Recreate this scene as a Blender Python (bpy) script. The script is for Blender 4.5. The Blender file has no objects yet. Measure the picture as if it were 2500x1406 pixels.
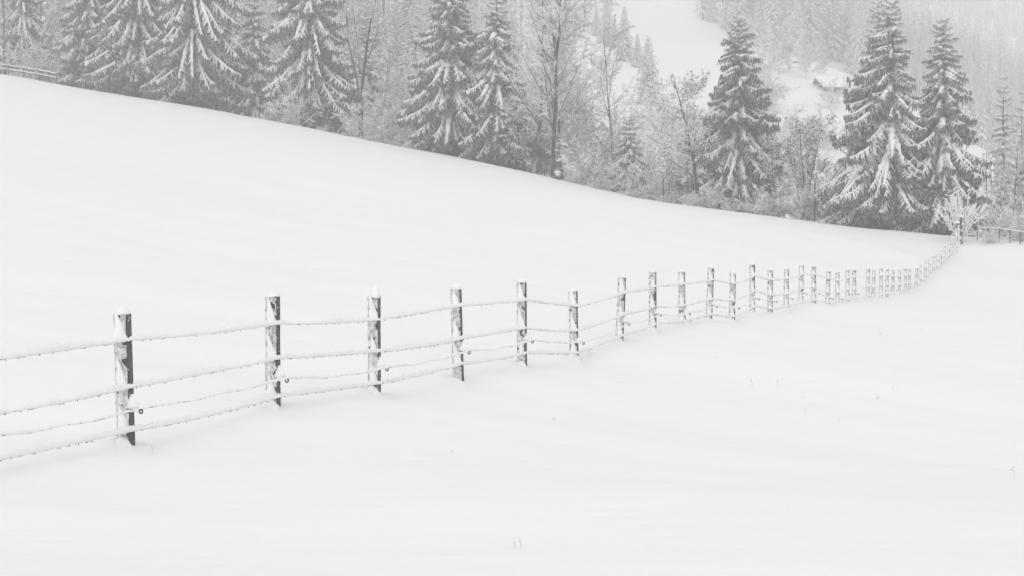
import bpy, math, random
import numpy as np
from mathutils import Vector, Matrix, noise

# ------------------------------------------------------------------ camera, world, sun, exposure
SC = bpy.context.scene
COL = SC.collection
F = 3700.0                       # focal length in photograph pixels (2500 wide)
CZ = 1.6                         # eye height

cam_d = bpy.data.cameras.new('camera')
cam_d.sensor_width = 36.0
cam_d.lens = 36.0 * F / 2500.0
cam_d.clip_start = 0.1
cam_d.clip_end = 6000.0
cam = bpy.data.objects.new('camera', cam_d)
cam.location = (0, 0, CZ)
cam.rotation_euler = (math.radians(90), 0, 0)
COL.objects.link(cam)
SC.camera = cam

SUN_EL, SUN_AZ = 40.0, 192.0     # high, behind the camera on the left
world = bpy.data.worlds.new('World')
SC.world = world
world.use_nodes = True
wt = world.node_tree
wt.nodes.clear()
w_out = wt.nodes.new('ShaderNodeOutputWorld')
w_bg = wt.nodes.new('ShaderNodeBackground')
w_bw = wt.nodes.new('ShaderNodeRGBToBW')
w_sky = wt.nodes.new('ShaderNodeTexSky')
w_sky.sky_type = 'NISHITA'
w_sky.sun_disc = False
w_sky.sun_elevation = math.radians(SUN_EL)
w_sky.sun_rotation = math.radians(SUN_AZ)
w_sky.altitude = 600
w_sky.air_density = 1.0
w_sky.dust_density = 6.0
w_sky.ozone_density = 1.0
w_bg.inputs['Strength'].default_value = 0.15
wt.links.new(w_sky.outputs['Color'], w_bw.inputs['Color'])     # an overcast sky is neutral grey
w_mix = wt.nodes.new('ShaderNodeMix')                            # and a cloud deck evens it out
w_mix.data_type = 'FLOAT'
w_mix.inputs[0].default_value = 0.8
w_mix.inputs[3].default_value = 8.0
wt.links.new(w_bw.outputs['Val'], w_mix.inputs[2])
wt.links.new(w_mix.outputs[0], w_bg.inputs['Color'])
wt.links.new(w_bg.outputs['Background'], w_out.inputs['Surface'])

sun_d = bpy.data.lights.new('sun', 'SUN')
sun_d.energy = 0.9
sun_d.angle = math.radians(60)
sun_d.color = (1.0, 0.995, 0.985)
sun = bpy.data.objects.new('sun', sun_d)
a, e = math.radians(SUN_AZ), math.radians(SUN_EL)
sun_dir = Vector((math.sin(a) * math.cos(e), math.cos(a) * math.cos(e), math.sin(e)))
sun.rotation_euler = (-sun_dir).to_track_quat('-Z', 'Y').to_euler()
sun.location = (-30, -40, 120)
COL.objects.link(sun)

SC.view_settings.view_transform = 'Standard'
SC.view_settings.look = 'None'
SC.view_settings.gamma = 1.0
SC.view_settings.use_curve_mapping = False
SC.view_settings.exposure = -0.32
SC.render.engine = 'CYCLES'
SC.cycles.use_denoising = True
SC.cycles.max_bounces = 16
SC.cycles.diffuse_bounces = 8
SC.cycles.volume_bounces = 10
SC.cycles.glossy_bounces = 1
SC.cycles.caustics_reflective = False
SC.cycles.caustics_refractive = False

HAZE_DENSITY = 0.0017
HAZE_TOP = 275.0

# ------------------------------------------------------------------ helpers
def P(px, py, Z):
    """a point of the place: photograph pixel seen at depth Z"""
    return Vector(((px - 1250.0) * Z / F, Z, CZ + (703.0 - py) * Z / F))

def tag(o, label=None, cat=None, group=None, kind=None):
    if label: o['label'] = label
    if cat: o['category'] = cat
    if group: o['group'] = group
    if kind: o['kind'] = kind
    return o

def empty(name, loc, rz=0.0, s=1.0):
    o = bpy.data.objects.new(name, None)
    o.empty_display_size = 0.3
    o.location = loc
    o.rotation_euler = (0, 0, rz)
    o.scale = (s, s, s)
    COL.objects.link(o)
    return o

def mesh_from(name, v, f, mats, mi=None, smooth=False):
    me = bpy.data.meshes.new(name)
    me.from_pydata([tuple(p) for p in v], [], f)
    for m in mats: me.materials.append(m)
    if mi is not None:
        me.polygons.foreach_set('material_index', mi)
    if smooth:
        me.polygons.foreach_set('use_smooth', [True] * len(me.polygons))
    me.update()
    return me

def link(name, me, parent=None, loc=(0, 0, 0), rot=None, scale=None):
    o = bpy.data.objects.new(name, me)
    o.location = loc
    if rot is not None: o.rotation_euler = rot
    if scale is not None: o.scale = scale if hasattr(scale, '__len__') else (scale,) * 3
    if parent is not None: o.parent = parent
    COL.objects.link(o)
    return o

def copy_tree(o, parent=None):
    c = o.copy()
    COL.objects.link(c)
    if parent is not None: c.parent = parent
    for ch in list(o.children):
        copy_tree(ch, c)
    return c

class MB:
    def __init__(s):
        s.v, s.f, s.m = [], [], []
    def add(s, verts, faces, mat=0):
        b = len(s.v)
        s.v.extend(verts)
        for fc in faces:
            s.f.append(tuple(i + b for i in fc)); s.m.append(mat)
    def box(s, c, h, mat=0, rot=None):
        vs = []
        for sx in (-1, 1):
            for sy in (-1, 1):
                for sz in (-1, 1):
                    p = Vector((sx * h[0], sy * h[1], sz * h[2]))
                    if rot is not None: p = rot @ p
                    vs.append(p + Vector(c))
        s.add(vs, [(0, 1, 3, 2), (4, 6, 7, 5), (0, 4, 5, 1), (2, 3, 7, 6), (0, 2, 6, 4), (1, 5, 7, 3)], mat)
    def tube(s, pts, radii, n=5, mat=0, cap=True, squash=1.0):
        pts = [Vector(p) for p in pts]
        base = len(s.v)
        ref = Vector((0, 0, 1))
        k = len(pts)
        for i, p in enumerate(pts):
            t = (pts[min(i + 1, k - 1)] - pts[max(i - 1, 0)])
            if t.length < 1e-9: t = Vector((0, 0, 1))
            t.normalize()
            r = ref if abs(t.z) < 0.95 else Vector((1, 0, 0))
            u = t.cross(r).normalized()
            w = u.cross(t)
            for j in range(n):
                an = 2 * math.pi * j / n
                s.v.append(p + u * (math.cos(an) * radii[i]) + w * (math.sin(an) * radii[i] * squash))
        for i in range(k - 1):
            for j in range(n):
                a0 = base + i * n + j; a1 = base + i * n + (j + 1) % n
                s.f.append((a0, a1, a1 + n, a0 + n)); s.m.append(mat)
        if cap and n > 2:
            s.f.append(tuple(base + (k - 1) * n + j for j in range(n))); s.m.append(mat)
            s.f.append(tuple(base + n - 1 - j for j in range(n))); s.m.append(mat)
    def mesh(s, name, mats, smooth=False):
        return mesh_from(name, s.v, s.f, mats, s.m, smooth)

# ------------------------------------------------------------------ materials
def new_mat(name):
    m = bpy.data.materials.new(name)
    m.use_nodes = True
    nt = m.node_tree
    b = nt.nodes['Principled BSDF']
    b.inputs['Specular IOR Level'].default_value = 0.15
    return m, nt, b

def nd(nt, t, **kw):
    n = nt.nodes.new(t)
    for k, v in kw.items(): setattr(n, k, v)
    return n

def grey(v): return (v, v, v, 1.0)

def mat_ground():
    m, nt, b = new_mat('field_snow')
    b.inputs['Roughness'].default_value = 0.75
    tc = nd(nt, 'ShaderNodeTexCoord')
    mp = nd(nt, 'ShaderNodeMapping'); mp.inputs['Scale'].default_value = (0.30, 0.8, 0.5)
    mp.inputs['Rotation'].default_value = (0, 0, 0.45)
    n1 = nd(nt, 'ShaderNodeTexNoise'); n1.inputs['Scale'].default_value = 1.1; n1.inputs['Detail'].default_value = 5.0; n1.inputs['Roughness'].default_value = 0.55
    n2 = nd(nt, 'ShaderNodeTexNoise'); n2.inputs['Scale'].default_value = 16.0; n2.inputs['Detail'].default_value = 3.0
    nt.links.new(tc.outputs['Object'], mp.inputs['Vector'])
    nt.links.new(mp.outputs['Vector'], n1.inputs['Vector'])
    nt.links.new(tc.outputs['Object'], n2.inputs['Vector'])
    b1 = nd(nt, 'ShaderNodeBump'); b1.inputs['Strength'].default_value = 0.55; b1.inputs['Distance'].default_value = 0.13
    b2 = nd(nt, 'ShaderNodeBump'); b2.inputs['Strength'].default_value = 0.5; b2.inputs['Distance'].default_value = 0.010
    nt.links.new(n1.outputs['Fac'], b1.inputs['Height'])
    nt.links.new(n2.outputs['Fac'], b2.inputs['Height'])
    nt.links.new(b1.outputs['Normal'], b2.inputs['Normal'])
    nt.links.new(b2.outputs['Normal'], b.inputs['Normal'])
    b.inputs['Base Color'].default_value = grey(0.86)
    return m

def mat_snow(name, v=0.86, bump=0.0, scale=30.0):
    m, nt, b = new_mat(name)
    b.inputs['Base Color'].default_value = grey(v)
    b.inputs['Roughness'].default_value = 0.8
    if bump:
        tc = nd(nt, 'ShaderNodeTexCoord')
        n = nd(nt, 'ShaderNodeTexNoise'); n.inputs['Scale'].default_value = scale; n.inputs['Detail'].default_value = 3
        bp = nd(nt, 'ShaderNodeBump'); bp.inputs['Strength'].default_value = 0.5; bp.inputs['Distance'].default_value = bump
        nt.links.new(tc.outputs['Object'], n.inputs['Vector'])
        nt.links.new(n.outputs['Fac'], bp.inputs['Height'])
        nt.links.new(bp.outputs['Normal'], b.inputs['Normal'])
    return m

def mat_needles(name, dark, frost, lo, hi, scale):
    m, nt, b = new_mat(name)
    b.inputs['Roughness'].default_value = 0.9
    tc = nd(nt, 'ShaderNodeTexCoord')
    n = nd(nt, 'ShaderNodeTexNoise'); n.inputs['Scale'].default_value = scale; n.inputs['Detail'].default_value = 4; n.inputs['Roughness'].default_value = 0.75
    r = nd(nt, 'ShaderNodeValToRGB')
    r.color_ramp.elements[0].position = lo; r.color_ramp.elements[0].color = grey(dark)
    r.color_ramp.elements[1].position = hi; r.color_ramp.elements[1].color = grey(frost)
    nt.links.new(tc.outputs['Object'], n.inputs['Vector'])
    nt.links.new(n.outputs['Fac'], r.inputs['Fac'])
    nt.links.new(r.outputs['Color'], b.inputs['Base Color'])
    return m

def mat_bark_snow(name, dark, thr, soft=0.25, nscale=3.0, namp=0.7, stretch=(1, 1, 0.35)):
    """bark whose upward sides carry snow"""
    m, nt, b = new_mat(name)
    b.inputs['Roughness'].default_value = 0.9
    geo = nd(nt, 'ShaderNodeNewGeometry')
    tc = nd(nt, 'ShaderNodeTexCoord')
    sp = nd(nt, 'ShaderNodeSeparateXYZ')
    nt.links.new(geo.outputs['Normal'], sp.inputs['Vector'])
    mp = nd(nt, 'ShaderNodeMapping'); mp.inputs['Scale'].default_value = stretch
    n = nd(nt, 'ShaderNodeTexNoise'); n.inputs['Scale'].default_value = nscale; n.inputs['Detail'].default_value = 4
    nt.links.new(tc.outputs['Object'], mp.inputs['Vector'])
    nt.links.new(mp.outputs['Vector'], n.inputs['Vector'])
    ma = nd(nt, 'ShaderNodeMath', operation='MULTIPLY_ADD')
    ma.inputs[1].default_value = namp; ma.inputs[2].default_value = -namp * 0.5
    nt.links.new(n.outputs['Fac'], ma.inputs[0])
    ad = nd(nt, 'ShaderNodeMath', operation='ADD')
    nt.links.new(sp.outputs['Z'], ad.inputs[0]); nt.links.new(ma.outputs[0], ad.inputs[1])
    mr = nd(nt, 'ShaderNodeMapRange')
    mr.inputs['From Min'].default_value = thr - soft; mr.inputs['From Max'].default_value = thr + soft
    nt.links.new(ad.outputs[0], mr.inputs['Value'])
    r = nd(nt, 'ShaderNodeValToRGB')
    r.color_ramp.elements[0].color = grey(dark); r.color_ramp.elements[1].color = grey(0.84)
    nt.links.new(mr.outputs['Result'], r.inputs['Fac'])
    nt.links.new(r.outputs['Color'], b.inputs['Base Color'])
    return m

def mat_wood(name, lo, hi):
    m, nt, b = new_mat(name)
    b.inputs['Roughness'].default_value = 0.85
    tc = nd(nt, 'ShaderNodeTexCoord')
    mp = nd(nt, 'ShaderNodeMapping'); mp.inputs['Scale'].default_value = (34, 34, 2.2)
    n = nd(nt, 'ShaderNodeTexNoise'); n.inputs['Scale'].default_value = 2.0; n.inputs['Detail'].default_value = 6; n.inputs['Roughness'].default_value = 0.65
    r = nd(nt, 'ShaderNodeValToRGB')
    r.color_ramp.elements[0].position = 0.3; r.color_ramp.elements[0].color = grey(lo)
    r.color_ramp.elements[1].position = 0.72; r.color_ramp.elements[1].color = grey(hi)
    bp = nd(nt, 'ShaderNodeBump'); bp.inputs['Strength'].default_value = 0.6; bp.inputs['Distance'].default_value = 0.004
    nt.links.new(tc.outputs['Object'], mp.inputs['Vector'])
    nt.links.new(mp.outputs['Vector'], n.inputs['Vector'])
    nt.links.new(n.outputs['Fac'], r.inputs['Fac'])
    nt.links.new(n.outputs['Fac'], bp.inputs['Height'])
    nt.links.new(r.outputs['Color'], b.inputs['Base Color'])
    nt.links.new(bp.outputs['Normal'], b.inputs['Normal'])
    return m

def mat_crust():
    m, nt, b = new_mat('wind_packed_snow')
    b.inputs['Roughness'].default_value = 0.85
    tc = nd(nt, 'ShaderNodeTexCoord')
    mp = nd(nt, 'ShaderNodeMapping'); mp.inputs['Scale'].default_value = (1.3, 1.0, 0.8)
    n = nd(nt, 'ShaderNodeTexNoise'); n.inputs['Scale'].default_value = 26.0; n.inputs['Detail'].default_value = 6; n.inputs['Roughness'].default_value = 0.7
    r = nd(nt, 'ShaderNodeValToRGB')
    r.color_ramp.elements[0].position = 0.33; r.color_ramp.elements[0].color = grey(0.30)
    r.color_ramp.elements[1].position = 0.63; r.color_ramp.elements[1].color = grey(0.84)
    bp = nd(nt, 'ShaderNodeBump'); bp.inputs['Strength'].default_value = 0.7; bp.inputs['Distance'].default_value = 0.008
    nt.links.new(tc.outputs['Object'], mp.inputs['Vector']); nt.links.new(mp.outputs['Vector'], n.inputs['Vector'])
    nt.links.new(n.outputs['Fac'], r.inputs['Fac']); nt.links.new(n.outputs['Fac'], bp.inputs['Height'])
    nt.links.new(r.outputs['Color'], b.inputs['Base Color']); nt.links.new(bp.outputs['Normal'], b.inputs['Normal'])
    return m

M_FIELD = mat_ground()
M_SNOW = mat_snow('settled_snow', 0.86, 0.01, 30)
M_BSNOW = mat_snow('bough_snow', 0.86)
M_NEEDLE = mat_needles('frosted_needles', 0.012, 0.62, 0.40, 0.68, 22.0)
M_NEEDLE_FAR = mat_needles('distant_needles', 0.05, 0.74, 0.30, 0.58, 40.0)  # frost plus extra paleness in the colour, standing in for some distance haze
M_TRUNK = mat_bark_snow('spruce_bark', 0.035, 0.45, 0.2)
M_BARK = mat_bark_snow('bark_with_snow', 0.05, 0.22, 0.22, 2.0, 0.9)
M_TWIG = mat_bark_snow('snowy_twigs', 0.14, -0.45, 0.4, 2.0, 0.7)
M_FROST = mat_bark_snow('frosted_twigs', 0.15, -0.42, 0.4, 2.0, 0.6)
M_HEAVY = mat_bark_snow('heavily_snowed_twigs', 0.2, -0.88, 0.2, 4.0, 0.4)
M_LEAF = mat_bark_snow('dry_leaves', 0.24, 0.10, 0.4, 6.0, 1.2)
M_WOOD = mat_wood('weathered_wood', 0.06, 0.19)
M_CRUST = mat_crust()
M_WIRE = mat_snow('dark_wire', 0.07)
M_PLASTIC = mat_snow('dark_plastic', 0.05)
M_STALK = mat_snow('dry_stalk', 0.74)
M_BOARD = mat_wood('dark_boards', 0.08, 0.14)

# ------------------------------------------------------------------ ground shape
POSTS = [(-168, 800, 1180), (310, 765, 1080), (668, 722, 1010), (915, 722, 955), (1120, 703, 925), (1275, 690, 905), (1402, 710, 868),
         (1512, 678, 838), (1594, 665, 803), (1666, 665, 793), (1731, 655, 780), (1787, 667, 775), (1837, 647, 775),
         (1880, 661, 762), (1919, 658, 756), (1955, 648, 743), (1987, 651, 740), (2020, 663, 742), (2044, 666, 736),
         (2069, 660, 736), (2086, 661, 735), (2118, 657, 731), (2131, 660, 731), (2151, 656, 727), (2165, 658, 724),
         (2180, 660, 723), (2196, 660, 718), (2211, 657, 713), (2219, 658, 713), (2236, 656, 711), (2246, 647, 700),
         (2259, 639, 690), (2269, 633, 682), (2279, 627, 672), (2289, 622, 665), (2297, 613, 660), (2306, 601, 650),
         (2316, 595, 643), (2326, 583, 632), (2334, 562, 618), (2341, 552, 603), (2347, 543, 592)]

def post_z(px): return 32930.0 / (2656.0 - px)
def ridge_z(px): return 191.5 / ((px - 1250.0) / F + 1.5)

CP = []   # (X, Y, H)
def cp(px, py, Z):
    p = P(px, py, Z); CP.append((p.x, p.y, p.z))
for k, (px, t, b) in enumerate(POSTS):
    if k < 17 or k % 2 == 1: cp(px, b, post_z(px))
RIDGE = [(-500, 105), (-250, 140), (0, 175), (130, 197), (250, 219), (400, 242), (550, 268), (700, 296), (850, 326), (980, 352), (1130, 380),
         (1300, 416), (1450, 452), (1600, 483), (1800, 508), (2000, 535), (2150, 556), (2270, 566), (2350, 566), (2420, 574), (2500, 590), (2620, 610), (2800, 640)]
for px, py in RIDGE: cp(px, py, ridge_z(px))
CP += [(0, 0, 0.02), (-4, 0, 0.05), (4, 0, -0.03), (0, -10, 0.1), (0, 8, 0.06), (4, 8, -0.06), (-4, 8, 0.1), (9, 14, -0.12), (-12, 12, 0.5), (-25, 0, 1.6), (20, 0, -0.6)]
for px, py, Z in [(0, 560, 40), (0, 345, 80), (0, 240, 120), (-600, 300, 60), (-600, 120, 110), (620, 480, 80), (620, 640, 45),
                  (1250, 655, 50), (1250, 525, 80), (1250, 458, 102), (1800, 640, 68), (1800, 560, 92), (2000, 640, 76), (2000, 580, 95), (2200, 610, 95),
                  (2450, 900, 33), (2450, 760, 58), (2450, 672, 85), (2480, 1150, 19.5), (2800, 700, 80), (2800, 800, 50), (3000, 1000, 28)]:
    cp(px, py, Z)
CP = np.array(CP)

FAR = []
for px, py, Z in [(0, 110, 260), (0, -220, 430), (-500, 60, 260), (-600, -300, 460), (700, 130, 270), (700, -200, 450), (1250, 190, 280), (1250, -180, 500),
                  (1600, 250, 300), (1650, 100, 400), (1700, -10, 520), (1700, -180, 760), (2000, 152, 345), (2060, 205, 300), (2000, 0, 480), (2000, -170, 800),
                  (2250, 300, 330), (2300, 130, 600), (2300, -10, 820), (2500, 450, 300), (2500, 230, 620), (2500, 0, 900), (2500, -120, 1150), (2900, 430, 400), (2900, 0, 1000),
                  (1250, -200, 1200), (0, -260, 1000), (3000, -150, 1300)]:
    p = P(px, py, Z); FAR.append((p.x, p.y, p.z))
FAR = np.array(FAR)

def tps_fit(C, lam):
    xy = C[:, :2] / 100.0
    n = len(C)
    d = np.linalg.norm(xy[:, None] - xy[None], axis=2)
    K = np.where(d > 0, d * d * np.log(d + 1e-12), 0) + lam * np.eye(n)
    Pm = np.c_[np.ones(n), xy]
    A = np.zeros((n + 3, n + 3)); A[:n, :n] = K; A[:n, n:] = Pm; A[n:, :n] = Pm.T
    w = np.linalg.solve(A, np.r_[C[:, 2], 0, 0, 0])
    return xy, w
def tps_eval(fit, X, Y):
    xy, w = fit
    n = len(xy)
    x = X / 100.0; y = Y / 100.0
    out = w[n] + w[n + 1] * x + w[n + 2] * y
    for i in range(n):
        d2 = (x - xy[i, 0]) ** 2 + (y - xy[i, 1]) ** 2
        out = out + w[i] * 0.5 * d2 * np.log(d2 + 1e-14)
    return out
FIT_N = tps_fit(CP, 0.0004)
FIT_F = tps_fit(FAR, 0.02)

POST_XY = [((px - 1250) * post_z(px) / F, post_z(px)) for px, t, b in POSTS]

def height(X, Y, mounds=True):
    X = np.asarray(X, float); Y = np.asarray(Y, float)
    d = (X + 1.5 * Y - 191.5) / 1.803
    Yc = np.minimum(Y, 175 + 0.2 * (Y - 175).clip(0)); Xc = X.clip(-130, 130)
    near = tps_eval(FIT_N, Xc, Yc)
    near = near - 0.45 * (np.sqrt((d - 3) ** 2 + 9) + (d - 3)) / 2
    near = near - 0.25 * (d - 20).clip(0)
    far = tps_eval(FIT_F, X.clip(-300, 500), Y) - 0.0015 * (300 - Y).clip(0) ** 2
    far = far - 3000.0 * ((60 - d) / 60).clip(0) ** 2
    k = 3.0
    h = np.maximum(near, far) + k * np.log1p(np.exp(-np.abs(near - far).clip(0, 60) / k)) * (np.abs(near - far) < 60)
    # gentle wind drifts
    amp = (1 / (1 + (Y / 260.0) ** 2))
    h = h + amp * (0.060 * np.sin(0.31 * X + 0.83 * Y + 1.0) * np.sin(0.17 * X - 0.21 * Y)
                   + 0.030 * np.sin(0.9 * Y + 0.35 * X + np.sin(0.4 * X)) * np.sin(0.23 * Y - 0.5 * X + 2.0)
                   + 0.020 * np.sin(2.3 * Y + 0.5 * X + 1.3 * np.sin(0.7 * X + 0.3 * Y)) * np.sin(0.6 * X + 0.9))
    if mounds:
        for (mx, my) in POST_XY[:22]:
            r2 = ((X - mx + 0.12) / 0.30) ** 2 + ((Y - my - 0.02) / 0.40) ** 2
            h = h + 0.11 * np.exp(-r2 * 1.2) - 0.05 * np.exp(-(((X - mx - 0.22) / 0.25) ** 2 + ((Y - my + .1) / 0.35) ** 2))
    return h
def gh(x, y): return float(height(np.array([x]), np.array([y]), False)[0])

def axis(lo, hi, dense_lo, dense_hi, step, g):
    mid = list(np.arange(dense_lo, dense_hi + 1e-6, step))
    out, s, p = [], step, dense_hi
    while p < hi:
        s *= 1 + g; s = min(s, 14.0); p += s; out.append(p)
    left, s, p = [], step, dense_lo
    while p > lo:
        s *= 1 + g; s = min(s, 14.0); p -= s; left.append(p)
    return np.array(left[::-1] + mid + out)

gx = axis(-420, 560, -11, 13, 0.17, 0.055)
gy = axis(-14, 1150, 5, 38, 0.17, 0.02)
GX, GY = np.meshgrid(gx, gy)
GH = height(GX, GY)
NX, NY = len(gx), len(gy)
split = int(np.searchsorted(gy, 215.0))

def grid_obj(name, r0, r1):
    vx = GX[r0:r1].ravel(); vy = GY[r0:r1].ravel(); vz = GH[r0:r1].ravel()
    nr = r1 - r0
    me = bpy.data.meshes.new(name)
    co = np.stack([vx, vy, vz], 1).astype(np.float32)
    i = np.arange(nr - 1)[:, None] * NX + np.arange(NX - 1)[None]
    q = np.stack([i, i + 1, i + NX + 1, i + NX], 2).reshape(-1, 4)
    me.vertices.add(len(co)); me.vertices.foreach_set('co', co.ravel())
    me.loops.add(q.size); me.loops.foreach_set('vertex_index', q.ravel().astype(np.int32))
    me.polygons.add(len(q))
    me.polygons.foreach_set('loop_start', np.arange(0, q.size, 4, dtype=np.int32))
    me.polygons.foreach_set('use_smooth', np.ones(len(q), bool))
    me.materials.append(M_FIELD)
    me.update(calc_edges=True)
    return link(name, me)

tag(grid_obj('snow_field', 0, split + 1), 'smooth white snow field sloping down from the left', kind='structure')
tag(grid_obj('hillside', split, NY), 'snow covered hillside across the valley behind the trees', kind='structure')

# the air: one closed box round everything
hz = MB()
hz.box((60, 560, HAZE_TOP / 2 - 30), (640, 640, HAZE_TOP / 2 + 30))
hm = bpy.data.materials.new('misty_air'); hm.use_nodes = True
hm.node_tree.nodes.clear()
ho = hm.node_tree.nodes.new('ShaderNodeOutputMaterial'); hv = hm.node_tree.nodes.new('ShaderNodeVolumePrincipled')
hv.inputs['Color'].default_value = grey(1.0)
hv.inputs['Density'].default_value = HAZE_DENSITY
hv.inputs['Anisotropy'].default_value = 0.0
hm.node_tree.links.new(hv.outputs['Volume'], ho.inputs['Volume'])
tag(link('haze', hz.mesh('haze', [hm])), 'pale winter mist filling the valley air', kind='stuff')

# ------------------------------------------------------------------ spruces
def bough_mesh(name, seed, droop=0.5, upturn=0.25, lat=0.26, hang=0.16, snow=0.055, nl=24):
    R = random.Random(seed)
    mb = MB()
    ph, wob = R.uniform(0, 6), R.uniform(0.01, 0.04)
    def ax(t):
        return Vector((t * (1 - 0.12 * droop * t), wob * math.sin(3.2 * t + ph) * t, -0.5 * droop * t ** 1.5 + 0.5 * upturn * t ** 4))
    mb.tube([ax(i / 5) for i in range(6)], [0.018 * (1 - 0.8 * i / 5) for i in range(6)], 4, 2)
    # snow lying along the bough, lumpy and broken
    n = 15
    ring = [(-1.0, -0.05), (-0.75, 0.5), (0.0, 0.85), (0.75, 0.5), (1.0, -0.05), (0.0, -0.35)]
    verts, faces = [], []
    for i in range(n + 1):
        t = 0.03 + 0.95 * i / n
        w = snow * (0.45 + 0.75 * math.sin(math.pi * min(1, t * 1.15 + 0.05)) ** 0.7) * R.uniform(0.5, 1.6) * (1 - 0.5 * t)
        if i in (0, n): w *= 0.2
        c = ax(t) + Vector((0, R.uniform(-.2, .2) * w, 0.012))
        for (a, b) in ring:
            verts.append(c + Vector((R.uniform(-.2, .2) * w, a * w * R.uniform(0.85, 1.15), b * w)))
    for i in range(n):
        for j in range(6):
            a0 = i * 6 + j; a1 = i * 6 + (j + 1) % 6
            faces.append((a0, a1, a1 + 6, a0 + 6))
    mb.add(verts, faces, 1)
    for i in range(nl):
        for sd in (-1, 1):
            t = 0.07 + 0.93 * (i + R.random()) / nl
            b0 = ax(min(t, 1))
            fa = math.radians(R.uniform(38, 82))
            l = (lat * (1 - t) ** 0.55 * min(1, 0.45 + 2.2 * t) + 0.035) * R.uniform(0.65, 1.25)
            dr = Vector((math.cos(fa), sd * math.sin(fa), 0))
            sag = R.uniform(0.7, 1.5)
            def lp(s, b0=b0, dr=dr, l=l, sag=sag):
                return b0 + dr * (l * s) + Vector((0, 0, -sag * l * s ** 1.7))
            if R.random() < 0.6:      # snow on the twig
                w = snow * R.uniform(0.12, 0.32)
                sidev = Vector((-dr.y, dr.x, 0))
                vs = []
                for s_, ww in ((0.02, 1.0), (0.4, 0.8), (0.75, 0.15)):
                    c = lp(s_); q = w * ww
                    vs += [c - sidev * q, c + Vector((0, 0, q * 0.9)), c + sidev * q]
                mb.add(vs, [(0, 1, 4, 3), (1, 2, 5, 4), (3, 4, 7, 6), (4, 5, 8, 7)], 1)
            for j in range(4 + (R.random() < .5)):
                s_ = R.uniform(0.0, 1.05)
                c = lp(s_) + Vector((R.uniform(-.01, .01), R.uniform(-.01, .01), 0.004))
                hl = hang * R.uniform(0.35, 1.25) * (1 - 0.45 * t)
                ya = R.uniform(0, math.pi)
                wv = Vector((math.cos(ya), math.sin(ya), 0)) * R.uniform(0.006, 0.012)
                off = dr * (hl * R.uniform(0.05, 0.35))
                m_ = c + off * 0.4 + Vector((0, 0, -hl * 0.5)); tp = c + off + Vector((0, 0, -hl))
                mb.add([c - wv * 0.6, c + wv * 0.6, m_ + wv * 1.3, tp, m_ - wv * 1.3], [(0, 1, 2, 4), (4, 2, 3)], 0)
    return mb.mesh(name, [M_NEEDLE, M_BSNOW, M_TRUNK])

BOUGH_LONG = [bough_mesh('bough', 10 + i, droop=0.42 + 0.12 * (i % 3), upturn=0.40, lat=0.19, hang=0.19, snow=0.058, nl=36) for i in range(5)]
BOUGH_MID = [bough_mesh('bough', 20 + i, droop=0.55 + 0.15 * (i % 3), upturn=0.25, lat=0.26, hang=0.21, snow=0.076, nl=28) for i in range(5)]
BOUGH_SHORT = [bough_mesh('bough', 30 + i, droop=0.5, upturn=0.22, lat=0.36, hang=0.20, snow=0.115, nl=20) for i in range(4)]

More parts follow.
